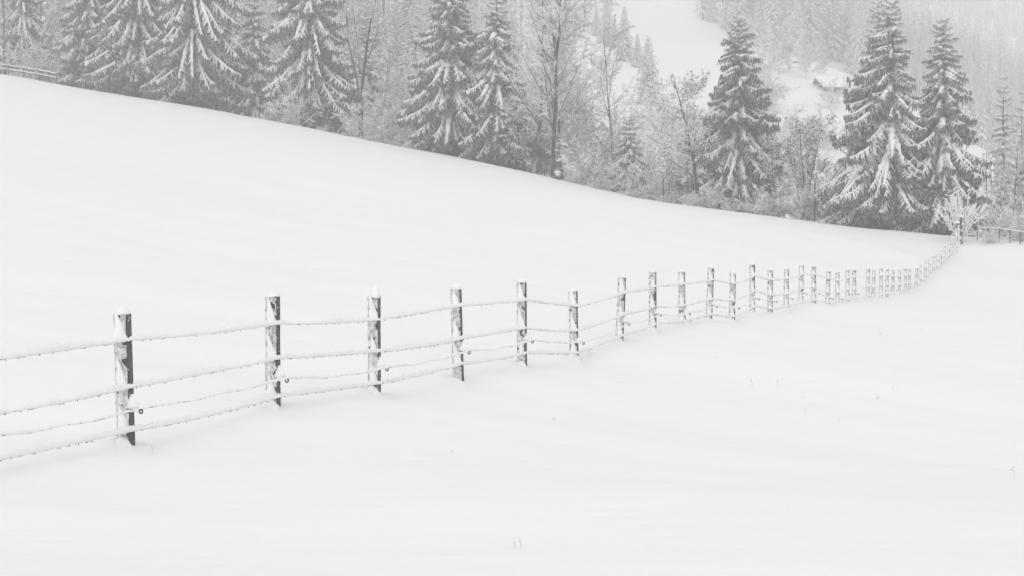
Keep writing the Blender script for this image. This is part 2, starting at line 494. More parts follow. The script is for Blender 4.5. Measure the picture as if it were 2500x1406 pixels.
def spruce(label, px, d, base_px, top_px, half_px, seed, droop=0.0, rows=None, asym=None, full=0.92, group='snowy spruces along the field edge', gap=0.0, lean=0.0, per=5, snowk=1.0):
    R = random.Random(seed)
    Z = ridge_z(px) + d + (2.2 if d < 20 else 0)
    X = (px - 1250) * Z / F
    g0 = gh(X, Z)
    top = CZ + (703 - top_px) * Z / F
    Hh = top - g0
    Rb = half_px * Z / F
    root = empty('spruce_tree', (X, Z, g0))
    tag(root, label, 'spruce', group)
    mb = MB()
    k = 9
    mb.tube([Vector((lean * (i / k) ** 2 + 0.05 * math.sin(i * 1.7 + seed), 0.04 * math.sin(i * 2.1), Hh * i / k - 0.3 * (i == 0))) for i in range(k + 1)],
            [0.016 * Hh * (1 - i / k) ** 1.1 + 0.006 for i in range(k + 1)], 8, 0)
    tr = link('trunk', mb.mesh('trunk', [M_TRUNK], True), root)
    rows = rows or min(58, int(Hh / 0.34))
    cnt = 0
    az = R.uniform(0, 6.28)
    for r in range(rows):
        f = (r + 0.25 + R.uniform(-.25, .25)) / rows          # 0 bottom .. 1 top
        f = min(0.992, 0.015 + f * 0.98)
        nper = per if f < 0.85 else max(3, per - 1)
        for j in range(nper):
            if R.random() < gap: continue
            az += 2.399963 + R.uniform(-0.35, 0.35)
            if asym is not None and seed in (11, 3) and R.random() < 0.3 and f < 0.75:
                az = (math.pi if seed == 11 else 0.0) + R.gauss(0, 0.7)
            L = Rb * ((1 - f) ** full) * R.uniform(0.65, 1.3) * 1.36 + 0.35 * (1 - f) + 0.32
            if f < 0.05 and R.random() < 0.4: continue
            if asym is not None:
                L *= asym(math.cos(az), math.sin(az), f)
            pitch = math.radians(50 * f ** 4 - 10 - 20 * (1 - f) - droop * (0.4 + 0.6 * (1 - f)) * (f < 0.93) + R.uniform(-11, 9))
            if f < 0.38: pitch = max(pitch, -math.radians(R.uniform(24, 38)))
            L /= max(0.62, math.cos(pitch * 0.9))
            z0 = f * Hh
            tip = z0 + L * math.sin(pitch) - 0.2 * L
            gx_, gy_ = X + math.cos(az) * L * .8, Z + math.sin(az) * L * .8
            gg = -0.45 * math.sin(az) * L * 0.5
            gg = max(-1.5, min(0.8, gg)) - 0.15
            if tip < gg:
                L = (z0 - gg) / (0.2 - math.sin(pitch))
                if L < 1.1: continue
            sweep = False
            if 0.06 < f < 0.55 and Rb > 2.2 and R.random() < 0.52:
                # long boughs weighed down by snow until they rest on the ground
                p2 = -math.radians(R.uniform(36, 54))
                L2 = min((z0 - gg) / (0.14 - math.sin(p2)) * R.uniform(0.75, 1.15), Rb * R.uniform(0.8, 1.3) * (1 - 0.45 * f) * (asym(math.cos(az), math.sin(az), f) if asym else 1) / math.cos(p2))
                if L2 > 1.3:
                    pitch, L, sweep = p2, L2, True
            if f < 0.10 and not sweep and R.random() < 0.5: continue
            me = R.choice(BOUGH_LONG if L > 2.6 else BOUGH_MID if L > 1.2 else BOUGH_SHORT)
            o = link('bough', me, root, (lean * f * f, 0, z0), (R.uniform(-.18, .18), -pitch, az), (L, L * R.uniform(0.8, 1.15) * (min(1, 3.4 / L) if L > 3.4 else 1), L * R.uniform(0.85, 1.1) * (min(1, 3.8 / L) ** 0.7 if L > 3.8 else 1)))
            cnt += 1
    return root

# ------------------------------------------------------------------ low detail spruces for the far slopes
def far_spruce_mesh(seed, nb, mats, rb=0.17, fringe=6, snowy=1.0):
    R = random.Random(seed)
    mb = MB()
    mb.tube([(0, 0, -0.02), (0, 0, 0.3), (0, 0, 0.6)], [0.012, 0.007, 0.001], 4, 2)
    az = 0
    for i in range(nb):
        f = 0.05 + 0.94 * ((i + R.random()) / nb) ** 1.05
        az += 2.4 + R.uniform(-.3, .3)
        L = rb * (1 - f) ** 0.85 * R.uniform(0.65, 1.2) + 0.014
        pit = math.radians(22 * f * f - 30 * (1 - f) + R.uniform(-10, 8))
        dx, dy = math.cos(az), math.sin(az)
        sx, sy = -dy, dx
        def pt(t, s, z):
            return Vector((dx * L * t * math.cos(pit) + sx * s, dy * L * t * math.cos(pit) + sy * s, f + L * (t * math.sin(pit) - 0.22 * t ** 2) + z))
        w = (L * R.uniform(0.09, 0.15) + 0.0025) * snowy
        mb.add([pt(0.05, 0, 0), pt(0.5, -w, 0), pt(0.5, 0, w * 0.9), pt(0.5, w, 0), pt(1.0, 0, -0.004)],
               [(0, 2, 1), (0, 3, 2), (1, 2, 4), (2, 3, 4)], 1)
        for j in range(fringe):
            t = R.uniform(0.1, 1.0); s = R.uniform(-1, 1) * L * 0.34 * (1.1 - t)
            c = pt(t, s, -abs(s) * 0.5)
            hl = L * R.uniform(0.15, 0.42) + 0.006; q = (L * R.uniform(0.03, 0.07) + 0.0012) * (2.2 if snowy < .7 else 1)
            ya = R.uniform(0, 3.14)
            v = Vector((math.cos(ya) * q, math.sin(ya) * q, 0))
            mb.add([c - v, c + v, c + Vector((dx * hl * .2, dy * hl * .2, -hl))], [(0, 1, 2)], 0)
    return mb, mats

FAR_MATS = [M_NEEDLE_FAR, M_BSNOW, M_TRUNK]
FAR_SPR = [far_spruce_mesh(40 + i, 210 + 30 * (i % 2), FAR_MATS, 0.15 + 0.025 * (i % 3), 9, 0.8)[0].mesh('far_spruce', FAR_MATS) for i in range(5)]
def far_spruce(X, Y, h, label, group, R, cat='spruce'):
    o = link('spruce_tree', FAR_SPR[R.randrange(5)], None, (X, Y, gh(X, Y) - 0.2), (R.uniform(-.03, .03), R.uniform(-.03, .03), R.uniform(0, 6.28)), (h * R.uniform(1.05, 1.4), h * R.uniform(1.05, 1.4), h))
    return tag(o, label, cat, group)

# ------------------------------------------------------------------ bare trees
def wander(R, p, d, L, n, wob, up):
    pts = [p.copy()]
    dd = d.normalized()
    for i in range(n):
        dd = (dd + Vector((R.gauss(0, wob), R.gauss(0, wob), R.gauss(0, wob) + up))).normalized()
        p = p + dd * (L / n)
        pts.append(p.copy())
    return pts, dd

def at(pts, t):
    x = t * (len(pts) - 1); i = min(int(x), len(pts) - 2); return pts[i].lerp(pts[i + 1], x - i), (pts[i + 1] - pts[i]).normalized()

def side_dir(R, d, ang):
    r = Vector((R.gauss(0, 1), R.gauss(0, 1), R.gauss(0, 1)))
    s = (r - d * r.dot(d)).normalized()
    return (d * math.cos(ang) + s * math.sin(ang)).normalized()

def bare_tree(seed, stems, levels, twig_r, leaf=0, leaf_s=0.1):
    """stems: list of (dir, length, radius, n, wob, up); levels: list of (count, t0, t1, len0, len1, ang0, ang1, wob, up)"""
    R = random.Random(seed)
    trunk, crown = MB(), MB()
    def rec(pts, r0, r1, L, lv):
        if lv >= len(levels): return
        cnt, t0, t1, l0, l1, a0, a1, wob, up = levels[lv]
        c = max(1, int(round(cnt * R.uniform(.8, 1.2))))
        for i in range(c):
            t = t0 + (t1 - t0) * (i + R.random()) / c
            p, d = at(pts, min(t, 0.999))
            ln = L * R.uniform(l0, l1) * (1 - 0.45 * t)
            nd_ = side_dir(R, d, math.radians(R.uniform(a0, a1)))
            n = 4 if lv == 0 else 3
            q, _ = wander(R, p, nd_, ln, n, wob, up)
            rr = max(twig_r, (r0 + (r1 - r0) * t) * (0.42 if lv == 0 else 0.5))
            tgt = trunk if lv == 0 else crown
            re = max(twig_r * 0.6, rr * 0.35)
            tgt.tube(q, [rr + (re - rr) * k / n for k in range(n + 1)], 5 if lv == 0 else 3, 0, cap=False)
            if leaf and lv == len(levels) - 1:
                for z in range(leaf):
                    if R.random() < 0.75:
                        c_, _ = at(q, R.uniform(0.2, 0.99))
                        u = Vector((R.gauss(0, 1), R.gauss(0, 1), R.gauss(0, .7))).normalized() * leaf_s * R.uniform(.5, 1.1)
                        v = u.cross(Vector((R.gauss(0, 1), R.gauss(0, 1), R.gauss(0, 1)))).normalized() * leaf_s * R.uniform(.35, .6)
                        crown.add([c_, c_ + u * .5 + v, c_ + u, c_ + u * .5 - v], [(0, 1, 2, 3)], 1)
            rec(q, rr, re, ln, lv + 1)
    for (d, L, r, n, wob, up, p0) in stems:
        pts, _ = wander(R, Vector(p0), Vector(d), L, n, wob, up)
        rt = max(twig_r, r * 0.15)
        trunk.tube(pts, [r + (rt - r) * (k / n) ** 0.8 for k in range(n + 1)], 7 if r > 0.06 else 4, 0, cap=False)
        rec(pts, r, rt, L, 0)
    return trunk, crown

def bare_proto(name, seed, stems, levels, twig_r, mt, mc, leaf=0, leaf_s=0.1, loc=(0, -500, 0)):
    t, c = bare_tree(seed, stems, levels, twig_r, leaf, leaf_s)
    return (t.mesh('trunk', [mt], True), c.mesh('crown', [mc, M_LEAF]), name)

def bare_place(proto, X, Y, label, cat, group, rz=0.0, s=1.0, sz=None, z=None, sink=0.15):
    tm, cm, name = proto
    root = empty(name, (X, Y, (gh(X, Y) if z is None else z) - sink), rz)
    root.scale = (s, s, sz or s)
    tag(root, label, cat, group)
    link('trunk', tm, root)
    link('crown', cm, root)
    return root

S0 = (0, 0, 0)
TALL = [bare_proto('bare_tree', 60 + i, [((0.02 * i, 0, 1), 16, 0.19, 9, 0.035, 0.05, S0)],
                   [(26, 0.22, 0.98, 0.22, 0.40, 30, 62, 0.10, 0.09), (11, 0.12, 1.0, 0.28, 0.5, 30, 60, 0.13, 0.03), (8, 0.1, 1.0, 0.35, 0.6, 30, 65, 0.15, -0.02)],
                   0.021, M_BARK, M_TWIG) for i in range(4)]
FORKED = bare_proto('bare_tree', 70, [((0.02, 0, 1), 5.0, 0.27, 5, 0.03, 0.02, S0), ((-0.25, 0.05, 1), 10, 0.18, 8, 0.05, 0.06, (0.02, 0, 4.4)), ((0.20, -.1, 1), 10, 0.19, 8, 0.05, 0.07, (0.05, 0, 4.6)), ((-0.02, 0.1, 1), 10, 0.16, 8, 0.06, 0.05, (0.05, 0, 6.0)), ((0.45, 0, 1), 8, 0.09, 7, 0.06, 0.10, (0.7, -.2, 7.5))],
                    [(4, 0.45, 0.97, 0.2, 0.4, 18, 40, 0.08, 0.10), (4, 0.3, 1.0, 0.25, 0.45, 25, 50, 0.1, 0.05)], 0.014, M_BARK, M_TWIG)
MULTI = [bare_proto('leafy_shrub_tree', 80 + i, [((R_ * math.cos(a_), R_ * math.sin(a_), 1), 7.0, 0.07, 8, 0.06, 0.05, (0.15 * math.cos(a_), 0.15 * math.sin(a_), 0)) for a_, R_ in ((0.3, .32), (1.2, .2), (2.3, .35), (3.4, .25), (4.4, .38), (5.4, .18), (6.0, .4))],
                    [(12, 0.25, 0.98, 0.18, 0.36, 22, 55, 0.10, 0.09), (9, 0.15, 1.0, 0.3, 0.55, 30, 65, 0.12, 0.04), (4, 0.1, 1, .4, .7, 30, 65, .12, 0)], 0.016, M_BARK, M_TWIG, 2, 0.15) for i in range(2)]
OAK = bare_proto('leafy_tree', 90, [((-0.05, 0, 1), 10.5, 0.2, 8, 0.05, 0.03, S0)],
                 [(26, 0.18, 0.98, 0.30, 0.50, 40, 85, 0.12, 0.05), (11, 0.15, 1.0, 0.30, 0.55, 35, 65, 0.15, 0.02), (6, 0.1, 1.0, 0.35, 0.6, 35, 65, 0.15, 0.0)], 0.018, M_BARK, M_TWIG, 2, 0.17)
ROUND = [bare_proto('frosty_tree', 95 + i, [((0, 0, 1), 7.0, 0.2, 6, 0.05, 0.02, S0), ((0.5, 0.1, 1), 6.5, 0.14, 6, 0.06, 0.02, (0, 0, 1)), ((-.5, -.1, 1), 6.5, 0.14, 6, 0.06, 0.02, (0, 0, 1))],
                   [(16, 0.06, 0.98, 0.35, 0.55, 35, 70, 0.12, 0.02), (9, 0.15, 1.0, 0.3, 0.55, 30, 65, 0.15, 0.0), (7, 0.1, 1.0, 0.35, 0.6, 30, 65, 0.15, -0.02)], 0.028, M_FROST, M_FROST) for i in range(2)]
def bush_stems(n, L, r, spread, seed):
    R = random.Random(seed); out = []
    for i in range(n):
        a_ = R.uniform(0, 6.28); s_ = R.uniform(0.15, spread)
        out.append(((s_ * math.cos(a_), s_ * math.sin(a_), 1), L * R.uniform(.6, 1.1), r, 6, 0.07, -0.06 - 0.05 * s_, (R.uniform(-.5, .5), R.uniform(-.4, .4), 0)))
    return out
BUSH = [bare_proto('snowy_bush', 110 + i, bush_stems(22, 3.4, 0.028, 1.3, 110 + i),
                  [(9, 0.2, 1.0, 0.22, 0.42, 25, 60, 0.12, -0.03), (7, 0.1, 1.0, 0.35, 0.6, 30, 65, 0.15, -0.05)], 0.018, M_FROST, M_FROST) for i in range(3)]
FAN = bare_proto('snow_laden_shrub', 120, [(lambda a_, s_, L_: ((s_ * math.cos(a_), s_ * math.sin(a_) * .8, 1), L_, 0.030, 6, 0.06, -0.03 - 0.07 * s_, (0.12 * math.cos(a_), 0.12 * math.sin(a_), 0.2)))(0.61 * i, 0.06 + 0.78 * ((i * 0.618) % 1), 2.2 + 1.2 * ((i * .37) % 1)) for i in range(34)],
                 [(9, 0.2, 1.0, 0.14, 0.34, 25, 70, 0.16, -0.05)], 0.042, M_HEAVY, M_HEAVY)

ZONES = [(140, 'behind the rail fence at the left'), (280, 'behind the narrow spruce at the left'), (400, 'behind the broad spruce beside the largest'), (540, 'behind the largest dark spruce'),
         (680, 'behind the slim dusky spruce'), (830, 'behind the wide pale spruce'), (960, 'behind the forked bare tree'), (1040, 'left of the thick laden spruce'), (1160, 'behind the thick laden spruce'),
         (1290, 'behind the ragged spruce'), (1400, 'behind the tall bare trunks by the stump'), (1480, 'between the stump and the young spruce'), (1600, 'behind the small young spruce'), (1760, 'behind the curled leaf tree'),
         (1890, 'behind the solitary spruce'), (2050, 'above the leafy upright stems'), (2240, 'behind the tall laden spruce'), (2360, 'behind the spruce by the white shrub'), (9999, 'near the right edge')]
def zone(px):
    for x, t in ZONES:
        if px < x: return t

# ------------------------------------------------------------------ near trees, one by one
def left_heavy(amt_l, amt_r):
    def f_(cx, sy, f):
        k = (1 - f) ** 0.4
        return 1 + k * ((amt_l - 1) * max(0, -cx) + (amt_r - 1) * max(0, cx))
    return f_

spruce('dark narrow spruce at the far left of the tree row with drooping snowy boughs', 212, 5, 205, -260, 75, 1, droop=14, per=4)
spruce('broad spruce left of the largest one with layered snow bent boughs sweeping left', 335, 4, 228, -330, 120, 2, droop=16)
spruce('largest dark spruce in the left group with long boughs sweeping right to the snow', 468, 2.5, 246, -340, 145, 3, droop=20, asym=left_heavy(0.75, 1.25))
spruce('slim dusky spruce filling the gap between two wide spruces behind the thin bush', 622, 9, 275, -30, 65, 4, droop=14, per=4)
spruce('wide pale spruce with fine drooping boughs behind the small frosted bush', 755, 4, 306, -260, 136, 5, droop=18)
spruce('mid sized misty spruce standing behind the forked bare tree', 895, 34, 262, 10, 78, 6, droop=4, per=4)
spruce('thick snow loaded spruce with its dark bare trunk foot showing at the snow', 1100, 3, 378, -90, 138, 7, droop=8)
spruce('ragged spruce with clumped snow and gaps showing its thin trunk beside the thick one', 1212, 3, 398, -20, 112, 8, droop=20, per=5, gap=0.18)
spruce('small dark young spruce under the tall bare trees', 1538, 3.5, 470, 285, 48, 9, droop=0, per=5)
spruce('solitary pointed spruce in the middle rising against the white meadow', 1805, 5, 505, 42, 135, 10, droop=4, per=6, asym=left_heavy(1.1, 0.95))
spruce('tall white laden spruce with long comb like boughs sweeping left to the snow', 2178, 2.5, 556, -4, 112, 11, droop=9, per=6, rows=44, asym=left_heavy(2.0, 0.85))
spruce('spruce with hanging clumped boughs standing behind the white shrub at the fence end', 2302, 4, 562, 42, 120, 12, droop=16, per=6, asym=left_heavy(0.95, 1.0))
spruce('second slim top leaning against the tall white laden spruce', 2142, 5.5, 556, 0, 60, 13, droop=4, per=4, asym=left_heavy(1.5, 0.5))
spruce('dim spruce at the far left behind the bare trees and rail fence', 55, 12, 165, -200, 75, 14, droop=10, per=4)
spruce('dark spruce at the right edge of the picture behind the fenced bank', 2512, 9, 560, 330, 60, 15, droop=10, per=4)

G_DIP = 'hazy spruces in the right hand dip'
spruce('slim dark spruce among grey bare trees near the right edge', 2450, 46, 500, 180, 80, 16, droop=14, per=5, group=G_DIP)
spruce('hazy spruce at the right edge above the bare trees', 2495, 60, 500, 215, 75, 17, droop=12, per=5, group=G_DIP)
spruce('small hazy spruce low in the dip right of the twin spruces', 2408, 75, 480, 330, 40, 18, droop=2, per=4, group=G_DIP)

def edge_xy(px, d):
    Z = ridge_z(px) + d
    return (px - 1250) * Z / F, Z
def eb(proto, px, d, label, cat, group=None, rz=0.0, s=1.0, sz=None):
    X, Y = edge_xy(px, d)
    return bare_place(proto, X, Y, label, cat, group, rz, s, sz)

G_BARE = 'bare deciduous trees along the field edge'
eb(FORKED, 880, 2, 'dark bare tree forking into three snow lined limbs between two spruces', 'tree', G_BARE, 0.0, 1.0)
eb(TALL[0], 1315, 3, 'bare tree with a straight dark trunk beside the ragged spruce', 'tree', G_BARE, 0.4, 1.05)
eb(TALL[1], 1350, 2.5, 'tallest bare tree with a dark trunk just left of the snow capped stump', 'tree', G_BARE, 2.0, 1.15)
eb(TALL[2], 1372, 5, 'leaning bare tree rising right behind the snow capped stump', 'tree', G_BARE, 4.2, 1.0)
eb(TALL[3], 1500, 10, 'bare tree with a bold dark stem standing behind the small young spruce', 'tree', G_BARE, 1.1, 0.95)
eb(TALL[1], 2415, 14, 'bare grey tree behind the fenced bank right of the twin spruces', 'tree', G_BARE, 3.3, 0.62)
eb(TALL[2], 2475, 10, 'thin bare tree at the right edge above the fenced bank', 'tree', G_BARE, 5.0, 0.6)
eb(TALL[0], 12, 3, 'thick dark bare tree at the left edge behind the rail fence', 'tree', G_BARE, 2.2, 0.85)
eb(OAK, 1705, 3, 'rounded tree with curled dry leaves left of the solitary spruce', 'tree', G_BARE, 0.5, 1.0)
eb(MULTI[0], 1965, 5, 'many stemmed upright tree with dry leaves between the spruces', 'tree', G_BARE, 0.0, 1.15)
eb(MULTI[1], 1905, 6, 'many stemmed leafy tree close behind the solitary spruce', 'tree', G_BARE, 1.0, 0.95)
eb(MULTI[1], 1660, 6, 'low leafy tree with snow dusted twigs at the edge of the gully', 'tree', G_BARE, 2.0, 0.75)

G_BUSH = 'snow covered bushes along the field edge'
eb(BUSH[0], 722, 1.5, 'small rounded frosted bush in front of the wide pale spruce', 'bush', G_BUSH, 0.0, 1.05, 1.35)
eb(BUSH[1], 930, 5, 'pale arching bush right of the forked bare tree', 'bush', G_BUSH, 1.0, 1.5)
eb(BUSH[2], 990, 12, 'tall whitish bush filling the gap left of the thick snow loaded spruce', 'bush', G_BUSH, 2.0, 2.0)
eb(BUSH[1], 1430, 4, 'grey thicket bush right of the snow capped stump', 'bush', G_BUSH, 3.0, 1.6)
eb(BUSH[2], 1590, 5, 'frosted bush right of the small young spruce', 'bush', G_BUSH, 4.0, 1.3)
eb(BUSH[0], 1640, 5, 'grey bush beside a thin dark sapling at the gully edge', 'bush', G_BUSH, 5.0, 1.25)
eb(BUSH[2], 1740, 2, 'dense frosted bush at the foot of the solitary spruce', 'bush', G_BUSH, 5.5, 0.9)
eb(BUSH[1], 1870, 2, 'low spreading bush bent under snow right of the solitary spruce', 'bush', G_BUSH, 0.5, 0.95, 0.8)
eb(BUSH[0], 1950, 3, 'frosted bush just left of the long comb like boughs', 'bush', G_BUSH, 1.5, 1.25)
eb(BUSH[2], 2430, 4, 'tangled snowy bush behind the fence on the right bank', 'bush', G_BUSH, 2.5, 1.1)
eb(BUSH[1], 2490, 3, 'snowy thicket at the right edge behind the bank fence', 'bush', G_BUSH, 3.5, 1.1)
eb(BUSH[0], 70, 5, 'frosted bush behind the wooden rail fence', 'bush', G_BUSH, 4.5, 1.5)
eb(BUSH[1], 130, 14, 'pale bush in the gap between rail fence and first spruce', 'bush', G_BUSH, 5.2, 1.6)
x_, y_ = edge_xy(2343, -1.0)
bare_place(FAN, x_, y_, 'bright white shrub fanning out over the end of the wire fence', 'shrub', None, 0.3, 0.78, 1.12)
x_, y_ = edge_xy(2410, -0.5)
bare_place(BUSH[2], x_, y_, 'low white bush buried in snow beside the bank fence posts', 'bush', G_BUSH, 1.3, 0.42)

RB = random.Random(21)
for px in (655, 700, 790, 845, 905, 960, 1005, 1395, 1455, 1545, 1625, 1690, 1780, 2005):
    d = RB.uniform(0.2, 1.2) if px != 2005 else 5
    eb(BUSH[px % 3], px, d, 'low snowy brushwood on the crest ' + zone(px), 'bush', 'low brushwood poking over the crest', RB.uniform(0, 6), RB.uniform(.28, .45) if px != 2005 else 1.1, RB.uniform(.22, .34) if px != 2005 else 1.2)

# thin saplings
for px, top, lab in ((1618, 410, 'thin dark leaning sapling standing in the gap before the gully'), (1988, 400, 'thin dark upright sapling left of the long comb like boughs')):
    X, Y = edge_xy(px, 1.5)
    g = gh(X, Y)
    h = CZ + (703 - top) * Y / F - g
    mb = MB(); mb.tube([(0, 0, -.2), (0.06, 0, h * .35), (0.02, 0, h * .7), (0.12, 0, h)], [0.06, 0.05, 0.04, 0.015], 6)
    mb.tube([(0.04, 0, h * .6), (0.25, 0.1, h * .75), (0.35, .1, h * .95)], [0.03, 0.02, 0.01], 4)
    o = link('sapling', mb.mesh('sapling', [M_BARK], True), None, (X, Y, g)); tag(o, lab, 'tree', 'thin saplings along the field edge')

# ------------------------------------------------------------------ woods behind the edge and on the far slopes
def screen(X, Y, Z): return 1250 + F * X / Y, 703 - F * (Z - CZ) / Y

R = random.Random(5)
G_MID = 'misty bare trees in the wood behind the edge'
L_MID = 'misty grey bare tree in the wood behind the field edge'
n_mid = 0
for k in range(600):
    px = R.uniform(-120, 1560); d = R.uniform(12, 110)
    if px > 1430 and d > 45: continue
    X, Y = edge_xy(px, d)
    if n_mid >= 110: break
    bare_place(R.choice(TALL), X, Y, ('misty grey bare tree ' if d < 60 else 'faint bare tree far back in mist ') + zone(px), 'tree', G_MID, R.uniform(0, 6.28), R.uniform(0.75, 1.15))
    n_mid += 1
for k in range(46):
    px = R.uniform(1235, 1600); d = R.uniform(6, 55)
    if px > 1500 and d < 12: continue
    X, Y = edge_xy(px, d)
    bare_place(ROUND[k % 2], X, Y, ('slender frosted tree ' if k % 2 else 'broad frosted tree ') + zone(px), 'tree', 'frosted trees in the thicket', R.uniform(0, 6), R.uniform(.7, 1.0) if k % 2 else R.uniform(.9, 1.3), R.uniform(1.3, 1.8) if k % 2 and px < 1500 else R.uniform(.8, 1.15))
for k in range(34):
    px = R.uniform(820, 1600); d = R.uniform(35, 120)
    if px > 1440 and d > 70: continue
    X, Y = edge_xy(px, d)
    bare_place(ROUND[k % 2], X, Y, 'hazy round frosted tree ' + zone(px), 'tree', 'hazy frosted trees in the wood', R.uniform(0, 6.28), R.uniform(.9, 1.5))
L_MSP = 'misty spruce in the wood behind the field edge'
G_MSP = 'misty spruces in the wood behind the edge'
for k in range(60):
    px = R.uniform(-120, 1480); d = R.uniform(25, 150)
    X, Y = edge_xy(px, d)
    far_spruce(X, Y, R.uniform(13, 20), ('misty spruce ' if d < 85 else 'faint spruce far back in mist ') + zone(px), G_MSP, R)
G_TH = 'frosted undergrowth bushes in the wood'
for k in range(26):
    px = R.uniform(-100, 1640); d = R.uniform(8, 40)
    X, Y = edge_xy(px, d)
    bare_place(R.choice(BUSH), X, Y, 'hazy frosted undergrowth bush ' + zone(px), 'bush', G_TH, R.uniform(0, 6), R.uniform(1.3, 2.2))
for k in range(14):
    px = R.uniform(2360, 2620); d = R.uniform(14, 70)
    X, Y = edge_xy(px, d)
    bare_place(R.choice(TALL), X, Y, 'hazy grey bare tree in the dip right of the twin spruces', 'tree', 'hazy bare trees in the right hand dip', R.uniform(0, 6), R.uniform(0.55, .8))
# spruces marching up the left border of the white meadow
for px, base, top, lab in ((1480, 150, -30, 'tall hazy spruce behind the bare tree crowns at the top'), (1525, 190, 12, 'hazy spruce with pointed top at the upper corner of the white meadow'),
                           (1556, 200, 78, 'slender hazy spruce top beside the white meadow'), (1582, 275, 84, 'hazy spruce standing alone at the left border of the white meadow'),
                           (1500, 160, 40, 'hazy spruce half hidden by bare crowns near the meadow'), (1455, 120, 10, 'pale spruce at the top behind the bare tree crowns')):
    Z = 285 + (275 - base) * 0.55
    X = (px - 1250) * Z / F
    g = gh(X, Z)
    h = CZ + (703 - top) * Z / F - g
    o = far_spruce(X, Z, h, lab, 'hazy spruces bordering the white meadow', R)
    o.scale = (h * 1.55, h * 1.55, h)
for px, base, w, lab in ((1622, 300, .6, 'pale frosted tree at the lower end of the white meadow'), (1590, 300, .7, 'frosted tree below the lone hazy spruce by the meadow')):
    Z = 270; X = (px - 1250) * Z / F
    bare_place(ROUND[0], X, Z, lab, 'tree', 'frosted trees by the meadow', 1.0, w)

# far forest
G_FAR, L_FAR = 'hazy spruces of the forest on the far hillside', 'hazy snow dusted spruce in the forest on the far hillside'
cand = []
for k in range(30000):
    u = R.uniform(-0.42, 0.45)
    Y = (330 if u > 0.08 else 225) + 800 * R.random() ** 0.8
    cand.append((u * Y, Y))
arr = np.array(cand)
hh = height(arr[:, 0], arr[:, 1], False)
cell = {}
near_l, far_l = [], []
for (X, Y), h in zip(cand, hh):
    px, py = screen(X, Y, h)
    key = (int(X / 4.6), int(Y / 6.0))
    if key in cell: continue
    ok = False
    if px > 1700:
        edge = np.interp(px, [1560, 1660, 1760, 1880, 1960, 2090], [-60, 15, 82, 128, 148, 150])
        ok = py < edge if px < 2090 else (Y > 345 or px > 2300)
    elif px < 1540:
        ok = py < np.interp(px, [0, 1200, 1400, 1540], [400, 300, 110, -20])
    if not ok: continue
    if py < -110 or not -260 < px < 2760: continue
    cell[key] = 1
    (near_l if Y < 560 else far_l).append((Y, X, h, px, py))
near_l.sort(); vis = [t for t in near_l if 1600 < t[3] < 2650]; rest = [t for t in near_l if not (1600 < t[3] < 2650)]
indiv = (vis[:195] + rest[:90])
for (Y, X, h, px, py) in indiv:
    far_spruce(X, Y, R.uniform(15, 24) if px < 2150 else R.uniform(10, 15), ('hazy spruce in the front forest rows ' if Y < 400 else 'pale spruce higher in the hillside forest ') + zone(px), G_FAR, R)
others = vis[195:] + rest[90:] + far_l
low = [far_spruce_mesh(200 + i, 20, FAR_MATS, 0.20, 6, 0.6)[0] for i in range(4)]
lowv = [np.array([tuple(v) for v in m.v]) for m in low]
V, FF, MM, nb = [], [], [], 0
print('FAR', len(near_l), len(vis), len(rest), len(far_l))
for (Y, X, h, px, py) in others[:4200]:
    i = R.randrange(4)
    s = R.uniform(9, 15); an = R.uniform(0, 6.28)
    v = lowv[i] * [s * 1.35, s * 1.35, s]
    c, s_ = math.cos(an), math.sin(an)
    v = np.stack([v[:, 0] * c - v[:, 1] * s_ + X, v[:, 0] * s_ + v[:, 1] * c + Y, v[:, 2] + h - 0.2], 1)
    V.append(v)
    FF.extend([tuple(j + nb for j in f_) for f_ in low[i].f]); MM.extend(low[i].m)
    nb += len(v)
if V:
    me = mesh_from('far_forest', np.concatenate(V).tolist(), FF, FAR_MATS, MM)
    tag(link('far_forest', me), 'distant misty spruce forest covering the upper hillside', 'forest', kind='stuff')

# frosted deciduous trees by the farm
for px, py, Z, s, i, lab in ((1928, 195, 318, 1.5, 0, 'large round frosted tree beside the little hut'), (1880, 210, 322, 1.5, 1, 'frosted tree left of the little hut in front of the forest'),
                          (1972, 212, 310, 1.25, 1, 'smaller frosted tree in front of the little hut'), (2008, 180, 330, .7, 0, 'low frosted tree between hut and flat snowy roof'), (1865, 240, 300, 1.1, 0, 'pale frosted tree below the hut behind the solitary spruce')):
    X = (px - 1250) * Z / F
    bare_place(ROUND[i], X, Z, lab, 'tree', 'frosted trees around the farm buildings', px * 0.01, s)

RF = random.Random(77)
for k in range(26):
    px, py, Z = RF.uniform(1840, 2040), RF.uniform(215, 330), RF.uniform(190, 290)
    if px > 1960 and py < 290: continue
    X = (px - 1250) * Z / F
    bare_place(ROUND[k % 2] if k % 3 else BUSH[k % 3], X, Z, 'pale frosted small tree below the farm ' + zone(px) if k % 3 else 'pale frosted bush below the farm ' + zone(px), 'tree' if k % 3 else 'bush', 'frosted growth below the farm', k * 1.3, RF.uniform(.6, 1.0) if k % 3 else 2.4)
for k in range(38):
    px, Z = RF.uniform(1570, 1790), RF.uniform(150, 262)
    X = (px - 1250) * Z / F
    bare_place((ROUND[0], BUSH[1], ROUND[1], BUSH[2])[k % 4], X, Z, ('pale frosted tree in the gully ' if k % 2 == 0 else 'pale frosted bush in the gully ') + zone(px), 'tree' if k % 2 == 0 else 'bush', 'frosted growth in the gully', k * 1.1, RF.uniform(.75, 1.2) if k % 2 == 0 else RF.uniform(2.0, 3.0))
